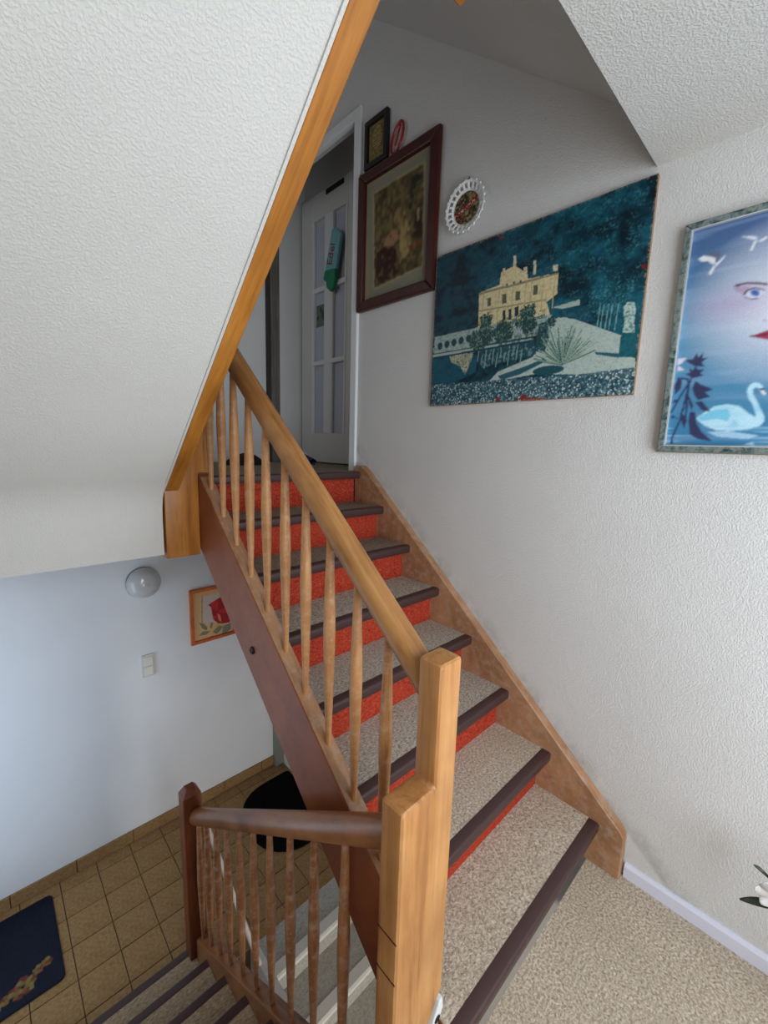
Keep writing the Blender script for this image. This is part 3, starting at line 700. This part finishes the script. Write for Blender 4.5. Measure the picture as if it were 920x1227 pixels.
# ---- the flight down to the hall
lo = thing('staircase', (-1.5, 1.2, ZH), 'lower wooden flight with beige steps, dark nosings and dark red-brown newel', 'staircase')
LR, LG, LY0 = ZH/8, .2035, -.16
XR = -1.036
for k in range(0, 8):
    y, z = LY0+LG*k, LR*k
    tr = MB().box(XL, XR, y-LG if k else -.186, y-.004, z-.04, z-.004).build('tread', M['wood_stringer'], lo)
    MB().box(XL, XR, (y-LG-.012) if k else -.186, y-.031, z-.004, z+.001).build('carpet', M['carpet_warm'], tr)
    MB().prism('x', [(y-a, z+.002+b) for a, b in NOS], XL, XR).build('nosing', M['nosing'], tr, smooth=True, angle=50)
    if k < 7: MB().box(XL, XR, y-.034, y-.022, z+LR, z-.04).build('riser', M['carpet_top'], lo)
MB().box(XL, XR, LY0+LG*7-.034, LY0+LG*7-.022, ZH, LR*7-.04).build('riser', M['carpet_top'], lo)
ll = lambda y: -.34-.60*(y-.38)
MB().prism('x', [(-.085, ll(-.085)-.30), (-.085, ll(-.085)), (1.2, ll(1.2)), (1.2, ZH+.002), (1.05, ZH+.002)], -1.035, -.98).build('stringer', M['wood_dark_rail'], lo, .006, 2)
lr = lambda y: .712-.705*(y+.034)
MB().tube([(-1.012, -.10, lr(-.10)), (-1.012, .4, lr(.4)), (-1.012, .8, lr(.8)), (-1.012, 1.21, lr(1.21))], .030, 20, 1.25).build('handrail', M['wood_dark_rail'], lo, smooth=True)
balusters(lo, BALD, -1.012, [1.16, 1.06, .955, .842, .725, .607, .487, .358, .228, .088], lambda y: ll(y)-.004, lambda y: lr(y)-.03)
MB().add([(-1.062,1.2,ZH),(-.980,1.2,ZH),(-.980,1.27,ZH),(-1.062,1.27,ZH),(-1.062,1.2,-.045),(-.980,1.2,-.045),(-.980,1.27,-.045),(-1.062,1.27,-.045),
          (-1.040,1.216,-.012),(-1.002,1.216,-.012),(-1.002,1.254,-.012),(-1.040,1.254,-.012)],
         [(0,3,2,1),(0,1,5,4),(1,2,6,5),(2,3,7,6),(3,0,4,7),(4,5,9,8),(5,6,10,9),(6,7,11,10),(7,4,8,11),(8,9,10,11)]).build('newel_post', M['wood_dark'], lo, .003, 1)

# ---- cellar steps below the flight in view
ce = thing('staircase', (-.4, .6, ZH-.75), 'grey carpeted cellar steps with nosings coloured pale as sunlit stripes beside the black mat', 'staircase')
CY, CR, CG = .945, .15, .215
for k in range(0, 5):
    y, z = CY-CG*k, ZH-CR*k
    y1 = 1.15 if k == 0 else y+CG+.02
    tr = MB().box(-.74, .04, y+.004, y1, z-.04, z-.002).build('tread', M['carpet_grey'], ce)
    MB().prism('x', [(y+a*1.05, z+.002+b) for a, b in [(0,0),(.05,0),(.05,-.004),(.004,-.004),(.004,-.03),(-.008,-.03),(-.01,-.006)]], -.74, .04).build('nosing', M['nosing_sunlit'], tr)  # pale strip paints the sun stripe along each step edge
    MB().box(-.74, .04, y+.014, y+.03, z-CR, z-.04).build('riser', M['carpet_grey'], ce)
MB().box(-.78, -.74, -.2, 1.15, -2.0, ZH-.002).build('side_wall', M['hall_wall'], ce)
struct(MB().box(XL, .045, -1.6, 1.15, -2.1, -2.0).build('floor_cellar', M['grout']))

# ---- the next flight up: its stringer along the soffit and its newel
nx = thing('staircase', (-1.05, -.1, 2.5), 'orange wooden stringer and newel of the next flight along the sloping white soffit', 'staircase')
ul = lambda y: 1.412-.847*(y-1.143)
MB().prism('x', [(1.169, ul(1.169)), (-.13, ul(-.13)), (-.13, ul(-.13)+.30), (.3, ul(.3)+.30), (1.169, ul(1.169)+.12)], -1.0845, -1.03).build('stringer', M['wood_trim'], nx, .003, 1)
MB().prism('x', [(1.169, ul(1.169)-.002), (-.13, ul(-.13)-.002), (-.13, ul(-.13)+.02), (1.169, ul(1.169)+.02)], -1.0925, -1.0846).build('plaster_bead', M['soffit'], nx)
MB().prism('y', [(-1.03, 2.60), (-.96, 2.60), (-.96, 2.405), (-.893, 2.405), (-.893, 3.4), (-1.03, 3.4)], -.13, -.055).build('newel_post', M['wood_trim'], nx, .004, 1)

# ================================================================== PICTURES AND THINGS ON THE WALLS
XW = .045
def wall_rect(art, name, y_left, y_right, z0, z1, x, parent, mat):
    return put(name, art.mesh(name, (x, y_left, z0), (0, y_right-y_left, 0), (0, 0, z1-z0)), mat, parent)
# palace print on board
t = thing('picture_board', (XW, .3, 1.796), 'large unframed teal print of a pale palace and gardens on worn board', 'picture')
MB().box(.030, XW, -.148, .757, 1.796, 2.478).build('board', M['board_edge'], t)
wall_rect(castle_art(), 'print', .757, -.148, 1.796, 2.478, .0293, t, M['print'])
def frame(yl, yr, z0, z1, x0, x1, wd, name, mat, parent, bev=.004):
    # mitred frame on the right wall; yl > yr
    for (a, b, c, d) in (((yl,z0),(yr,z0),(yr+wd,z0+wd),(yl-wd,z0+wd)), ((yl,z1),(yl-wd,z1-wd),(yr+wd,z1-wd),(yr,z1)), ((yl,z0),(yl-wd,z0+wd),(yl-wd,z1-wd),(yl,z1)), ((yr,z0),(yr,z1),(yr+wd,z1-wd),(yr+wd,z0+wd))):
        MB().prism('x', [a, b, c, d], x0, x1).build(name, mat, parent, bev, 2)
# swan poster
t = thing('framed_picture', (XW, -.55, 1.606), 'framed blue poster of a face above water with birds and swans', 'picture')
frame(-.242, -.860, 1.606, 2.294, .020, XW, .019, 'frame', M['marbled'], t)
frame(-.258, -.844, 1.622, 2.278, .022, .034, .006, 'frame_bead', M['silver'], t, .001)
frame(-.239, -.863, 1.603, 2.297, .036, XW, .006, 'frame_edge', M['gold_edge'], t, .001)
wall_rect(swan_art(), 'print', -.242, -.860, 1.606, 2.294, .034, t, M['print_gloss'])
# dark framed picture
t = thing('framed_picture', (XW, 1.04, 2.337), 'old brown figure print with grey mount in dark mahogany frame', 'picture')
frame(1.327, .762, 2.337, 3.035, .014, XW, .054, 'frame', M['frame_red'], t, .008)
wall_rect(dark_art(), 'print', 1.327, .757, 2.337, 3.035, .034, t, M['print_aged'])
# small black frame
t = thing('framed_picture', (XW, 1.22, 3.045), 'small black-framed yellowed certificate above the mahogany frame', 'picture')
frame(1.292, 1.118, 3.048, 3.276, .022, XW, .026, 'frame', M['frame_black'], t, .004)
wall_rect(parchment_art(), 'print', 1.270, 1.140, 3.070, 3.254, .036, t, M['print_aged'])
# red plastic loop hanging beside it
t = thing('carpet_beater', (XW, 1.05, 3.04), 'small red plastic loop on dark handle hanging above the mahogany frame', 'ornament')
c0, ax, bx = Vector((.030, 1.047, 3.105)), Vector((0, -.022, .056)), Vector((0, -.034, -.010))
loop = [c0 + ax*math.cos(a)*(1+.12*abs(math.cos(a))) + bx*math.sin(a) for a in [2*math.pi*i/28 for i in range(29)]]
MB().tube(loop, .0065, 8).build('loop', M['red_plastic'], t, smooth=True)
MB().tube([c0-ax*1.05+Vector((0,-.01,.03)), c0-ax*.2, c0+ax*.9], .004, 8).build('crossbar', M['red_plastic'], t, smooth=True)
MB().tube([(.030, 1.035, 3.075), (.030, 1.046, 3.012)], .004, 8).build('handle', M['frame_black'], t, smooth=True)
# pierced porcelain plate
pc = Vector((XW, .603, 2.637))
t = thing('wall_plate', (XW, .603, 2.54), 'round white plate with pierced rim and painted medallion', 'plate')
MB().lathe([(0, -.004), (.070, -.006), (.077, -.014), (.077, -.018), (.070, -.0125), (0, -.012)], pc, 'x', 40).build('plate_well', M['porcelain'], t, smooth=True)
MB().lathe([(.092, -.022), (.100, -.025), (.100, -.029), (.092, -.027)], pc, 'x', 60, True).build('rim', M['porcelain'], t, smooth=True)
sp = MB().box(-.0, .0, 0, 0, 0, 0)
N_SP = 22
sm = MB().add([(-.015,.071,-.0038),(-.015,.071,.0038),(-.024,.096,.0062),(-.024,.096,-.0062),(-.019,.071,-.0038),(-.019,.071,.0038),(-.028,.096,.0062),(-.028,.096,-.0062)],
              [(0,1,2,3),(7,6,5,4),(0,4,5,1),(1,5,6,2),(2,6,7,3),(3,7,4,0)]).mesh('rim_bar', .001, 1)
sm.materials.append(M['porcelain'])
nb = MB().lathe([(.0, .0995), (.0052, .0995), (.004, .105), (0, .1055)], (-.027, 0, 0), 'y', 10).mesh('bead', smooth=True)
nb.materials.append(M['porcelain'])
for i in range(N_SP):
    for me, off in ((sm, 0), (nb, .5)):
        o = put('rim_bar' if me is sm else 'bead', me, None); o.location = pc
        o.rotation_euler = (2*math.pi*(i+off)/N_SP, 0, 0); attach(o, t)
pa = plate_art(); pm = pa.mesh('medallion', (pc.x-.0135, pc.y+.07, pc.z-.07), (0, -.14, 0), (0, 0, .14))
bm = bmesh.new(); bm.from_mesh(pm)
bmesh.ops.delete(bm, geom=[v for v in bm.verts if math.hypot(v.co.y-pc.y, v.co.z-pc.z) > .066], context='VERTS')
bm.to_mesh(pm); bm.free()
put('medallion', pm, M['print_gloss'], t)
MB().tube([(.035, .603, 2.737), (.040, .603, 2.757), (.045, .603, 2.766)], .0018, 6).build('hook', M['black'], t)

# hall wall: lamp, switch, tulip picture
YH = 2.25
t = thing('wall_lamp', (-.925, YH, .62), 'round opal glass wall lamp, switched off, above the light switch', 'lamp')
MB().lathe([(.0, 0), (.090, 0), (.090, -.018), (.086, -.022), (0, -.022)], (-.925, YH, .708), 'y', 40).build('lamp_base', M['grey_board'], t, smooth=True)
MB().lathe([(.086, -.016), (.094, -.026), (.097, -.045), (.092, -.066), (.078, -.086), (.056, -.100), (.028, -.108), (.0, -.110)], (-.925, YH, .708), 'y', 40).build('lamp_shade', M['glass_dome'], t, smooth=True, angle=80)
t = thing('light_switch', (-.92, YH, .07), 'cream double light switch on the hall wall below the lamp', 'switch')
MB().box(-.957, -.880, YH-.010, YH, .060, .212).build('switch_plate', M['switch'], t, .004, 2)
for z in (.073, .141): MB().add([(-.945,YH-.011,z),(-.892,YH-.011,z),(-.892,YH-.011,z+.058),(-.945,YH-.011,z+.058),(-.943,YH-.020,z+.002),(-.894,YH-.020,z+.002),(-.894,YH-.013,z+.056),(-.943,YH-.013,z+.056)],
    [(0,1,2,3),(4,7,6,5),(0,4,5,1),(1,5,6,2),(2,6,7,3),(3,7,4,0)]).build('rocker', plain('cream_rocker', (.72,.69,.63,1), .3), t, .001, 1)
t = thing('framed_picture', (-.49, YH, .187), 'orange-framed picture of a red tulip on the hall wall', 'picture')
for q in (((-.648,.187),(-.33,.187),(-.353,.210),(-.625,.210)), ((-.648,.583),(-.625,.560),(-.353,.560),(-.33,.583)), ((-.648,.187),(-.625,.210),(-.625,.560),(-.648,.583)), ((-.33,.187),(-.33,.583),(-.353,.560),(-.353,.210))):
    MB().prism('y', list(q), YH-.022, YH).build('frame', M['frame_orange'], t, .003, 2)
put('print', tulip_art().mesh('print', (-.648, YH-.010, .187), (.318, 0, 0), (0, 0, .396)), M['print'], t)

# ================================================================== UPSTAIRS
t = thing('glazed_door', (.42, 2.1, ZU), 'white upstairs door with six frosted panes and dark name plate', 'door')
DX0, DX1 = .40, .438
ys = [(2.48, 2.33), (2.15, 2.08), (1.90, 1.75)]
for a, b in (ys[0], ys[2]): MB().box(DX0, DX1, b, a, ZU+.01, 3.44).build('stile', M['door_paint'], t, .003, 1)
MB().box(DX0+.002, DX1, 1.90, 2.33, ZU+.01, 1.68).build('bottom_rail', M['door_paint'], t, .002, 1)
MB().box(DX0+.002, DX1, 1.90, 2.33, 3.26, 3.44).build('top_rail', M['door_paint'], t, .002, 1)
MB().box(DX0-.004, DX1, 2.08, 2.15, 1.68, 3.26).build('mullion', M['white'], t, .003, 1)
rows = [(1.68, 2.205), (2.24, 2.745), (2.78, 3.26)]
for a, b in ((2.15, 2.33), (1.90, 2.08)):
    for z0, z1 in rows: MB().box(DX0+.022, DX0+.028, a, b, z0, z1).build('pane', M['frost'], t)
    for z in (2.205, 2.745): MB().box(DX0-.004, DX1, a, b, z, z+.035).build('glazing_bar', M['white'], t, .003, 1)
    for y in (a, b-.018): MB().box(DX0-.003, DX0+.02, y, y+.018, 1.68, 3.26).build('bead', M['white'], t, .002, 1)
MB().box(DX0-.008, DX0, 1.945, 2.15, 3.392, 3.425).build('name_plate', M['frame_black'], t, .002, 1)
sk = Art(12, 14, .8, L(108, 116, 104)); sk.put(sk.noise(4, 5) > .5, L(60, 76, 56))
put('sticker', sk.mesh('sticker', (DX0+.0215, 2.30, 2.50), (0, -.11, 0), (0, 0, .16)), M['print'], t)
# packet on the door
t = thing('plastic_packet', (.385, 2.03, 2.72), 'teal and green packet with red lettering hanging on glazed door', 'packet')
MB().prism('x', [(2.035, 3.119), (2.06, 3.03), (2.105, 2.90), (2.115, 2.855), (1.985, 2.84), (1.955, 2.95), (1.93, 3.06), (1.985, 3.11)], .365, .392).build('packet_body', M['teal'], t, .008, 2)
MB().prism('x', [(2.115, 2.86), (2.135, 2.80), (2.10, 2.775), (2.095, 2.735), (2.05, 2.70), (2.01, 2.72), (1.99, 2.78), (1.985, 2.845)], .362, .393).build('packet_end', M['green'], t, .010, 2)
tc = bpy.data.curves.new('lettering', 'FONT'); tc.body = 'Edel'; tc.size = .085; tc.extrude = .0006
to = bpy.data.objects.new('lettering_source', tc); col.objects.link(to)
bpy.context.view_layer.update()
tm = bpy.data.meshes.new_from_object(to.evaluated_get(bpy.context.evaluated_depsgraph_get()))
bpy.data.objects.remove(to)
X, Y = Vector((0, -.30, .954)), Vector((0, .954, .30))
tm.transform(Matrix(((-1, X[0], Y[0], 0),) and ((X[0], Y[0], -1, .3635), (X[1], Y[1], 0, 2.035), (X[2], Y[2], 0, 2.872), (0, 0, 0, 1))))
tm.name = 'lettering'
put('lettering', tm, M['red_ink'], t)
MB().tube([(.378, 1.99, 3.10), (.392, 1.995, 3.16), (.397, 1.995, 3.20)], .0015, 6).build('string', M['white'], t)
# tall narrow board on the far wall
bb = MB().box(.105, .178, 2.44, 2.494, ZU, 3.38).build('tall_board', M['grey_board'], None, .004, 1)
tag(bb, 'tall narrow grey-brown board standing against the white upstairs wall', 'board')
MB().box(.085, .1049, 2.46, 2.494, ZU, 3.38).build('dark_edge', M['dark_gap'], bb)  # dark strip standing in for the gap beside the board
# black bag and blue slipper on the upper floor
g = MB(); NB, NR = 20, 7
cx, cy = -.31, 2.07
for r in range(NR+1):
    for k in range(NB):
        a = 2*math.pi*k/NB; q = r/NR
        rr = math.cos(q*math.pi/2)**.8 if r < NR else 0
        zz = ZU + .001 + .085*q*(1 + .25*math.sin(3*a)*(1-q)) 
        g.v.append((cx + (.135*rr + .008*math.sin(5*a)*(1-q))*math.cos(a) + .02*q, cy + (.07*rr)*math.sin(a), zz))
for r in range(NR):
    for k in range(NB): g.f.append((r*NB+k, r*NB+(k+1) % NB, (r+1)*NB+(k+1) % NB, (r+1)*NB+k))
g.f.append(tuple(range(NB))[::-1])
tag(g.build('cloth_cap', M['black'], None, smooth=True, angle=80), 'crumpled black cloth cap on the upper floor beside the grey-brown board', 'cap')
t = thing('slipper', (.2, 2.1, ZU), 'blue slipper with white stripe in front of glazed door', 'slipper')
sole = [(.13+.0*i, 0) for i in range(0)]
sole = [(.20+.038*math.cos(a)*(1+.12*math.sin(a)), 2.12+.12*math.sin(a)) for a in [2*math.pi*i/20 for i in range(20)]]
MB().prism('z', sole, ZU+.001, ZU+.018).build('sole', M['frame_black'], t, .003, 1)
up = MB(); n = 12
for j in range(5):
    y = 2.02 + .03*j
    for k in range(n):
        a = math.pi*k/(n-1)
        up.v.append((.20+.037*math.cos(a), y, ZU+.016+(.028+.0085*j)*math.sin(a)))
for j in range(4):
    for k in range(n-1): up.f.append((j*n+k, j*n+k+1, (j+1)*n+k+1, (j+1)*n+k))
me = up.mesh('strap', smooth=True); o = put('strap', me, M['blue'], t)
md = o.modifiers.new('thickness', 'SOLIDIFY'); md.thickness = .005
MB().tube([(.20+.0405*math.cos(math.pi*k/12), 2.14, ZU+.018+.066*math.sin(math.pi*k/12)) for k in range(13)], .004, 6).build('stripe', M['white'], t, smooth=True)

# ================================================================== HALL FLOOR
bmk = MB()
pts = []
x0, x1, y0, y1, rr = -.475, .02, 1.445, 2.10, .27
for cxx, cyy, a0 in ((x1-.03, y1-.03, 0), (x0+rr, y1-rr, 90), (x0+rr, y0+rr, 180), (x1-.03, y0+.03, 270)):
    r_ = .03 if cxx > -.1 else rr
    for i in range(9):
        a = math.radians(a0+i*90/8); pts.append((cxx+r_*math.cos(a), cyy+r_*math.sin(a)))
tag(bmk.prism('z', pts, ZH+.0005, ZH+.016).build('floor_mat', M['black_mat'], None, .005, 2, True, 30), 'black floor mat with rounded corners on the tiled hall floor', 'mat')
t = thing('door_mat', (-1.74, 1.92, ZH), 'dark blue door mat with printed autumn leaves', 'mat')
pts = []
x0, x1, y0, y1, rr = -1.965, -1.512, 1.645, 2.185, .03
for cxx, cyy, a0 in ((x1-rr, y1-rr, 0), (x0+rr, y1-rr, 90), (x0+rr, y0+rr, 180), (x1-rr, y0+rr, 270)):
    for i in range(6):
        a = math.radians(a0+i*90/5); pts.append((cxx+rr*math.cos(a), cyy+rr*math.sin(a)))
MB().prism('z', pts, ZH+.0005, ZH+.010).build('mat_base', plain('navy_pile', lin(14, 19, 40), .95), t, .003, 1)
put('printed_pile', mat_art().mesh('printed_pile', (x0+.01, y0+.01, ZH+.0106), (x1-x0-.02, 0, 0), (0, y1-y0-.02, 0)), M['print_aged'], t)
# pole leaning on the lower balustrade
t = thing('broom_handle', (-.78, 1.03, ZH), 'thin pale pole leaning against the lower balustrade', 'pole')
pa_, pb_ = Vector((-.781, 1.044, ZH+.012)), Vector((-.962, 1.207, -.24))
MB().tube([pa_, pa_.lerp(pb_, .5), pb_], .013, 10).build('shaft', M['pole'], t, smooth=True)

# ================================================================== FLOWER AT THE LANDING WALL
t = thing('flower_vase', (-.12, -.98, 0), 'white flower with dark leaves in a vase beside the landing wall', 'flower')
MB().lathe([(0, 0), (.05, 0), (.065, .06), (.058, .14), (.030, .20), (.036, .23), (.030, .23), (.024, .20), (0, .19)], (-.12, -.98, 0), 'z', 28).build('vase', M['porcelain'], t, smooth=True)
head = Vector((-.12, -.70, .40))
MB().tube([(-.12, -.98, .15), (-.12, -.96, .30), (-.12, -.88, .40), (-.12, -.79, .43), head], .004, 8).build('stem', M['leaf'], t, smooth=True)
def leaf(name, base_, tip, side, wd, mat, curl=.0):
    base_, tip, side = Vector(base_), Vector(tip), Vector(side).normalized()
    g = MB(); n = 9; nrm = (tip-base_).cross(side).normalized()
    for i in range(n):
        q = i/(n-1); c = base_.lerp(tip, q) + nrm*curl*math.sin(q*math.pi); w_ = wd*math.sin(math.pi*(q*.92+.04))**.8
        for s_ in (-1, 0, 1): g.v.append(c + side*w_*s_ + nrm*(.12*w_ if s_ == 0 else 0))
    for i in range(n-1):
        for s_ in (0, 1): g.f.append((i*3+s_, i*3+s_+1, i*3+s_+4, i*3+s_+3))
    o = put(name, g.mesh(name, smooth=True, angle=80), mat, t)
    md = o.modifiers.new('thickness', 'SOLIDIFY'); md.thickness = .0015
leaf('leaf', head+Vector((0,-.02,-.03)), (-.12, -.632, .325), (.2,.3,.9), .012, M['leaf'], .012)
leaf('leaf', head+Vector((0,-.01,.02)), (-.12, -.648, .452), (0,.6,.6), .016, M['leaf'], .01)
leaf('leaf', head+Vector((0,-.06,.0)), (-.10, -.78, .36), (.3,.3,.9), .014, M['leaf'], .01)
for i in range(7):
    a = 2*math.pi*i/7
    leaf('petal', head, head+Vector((-.02+.0*i, .042*math.cos(a), .042*math.sin(a))), (.3, -math.sin(a), math.cos(a)), .017, M['petal'], .006)
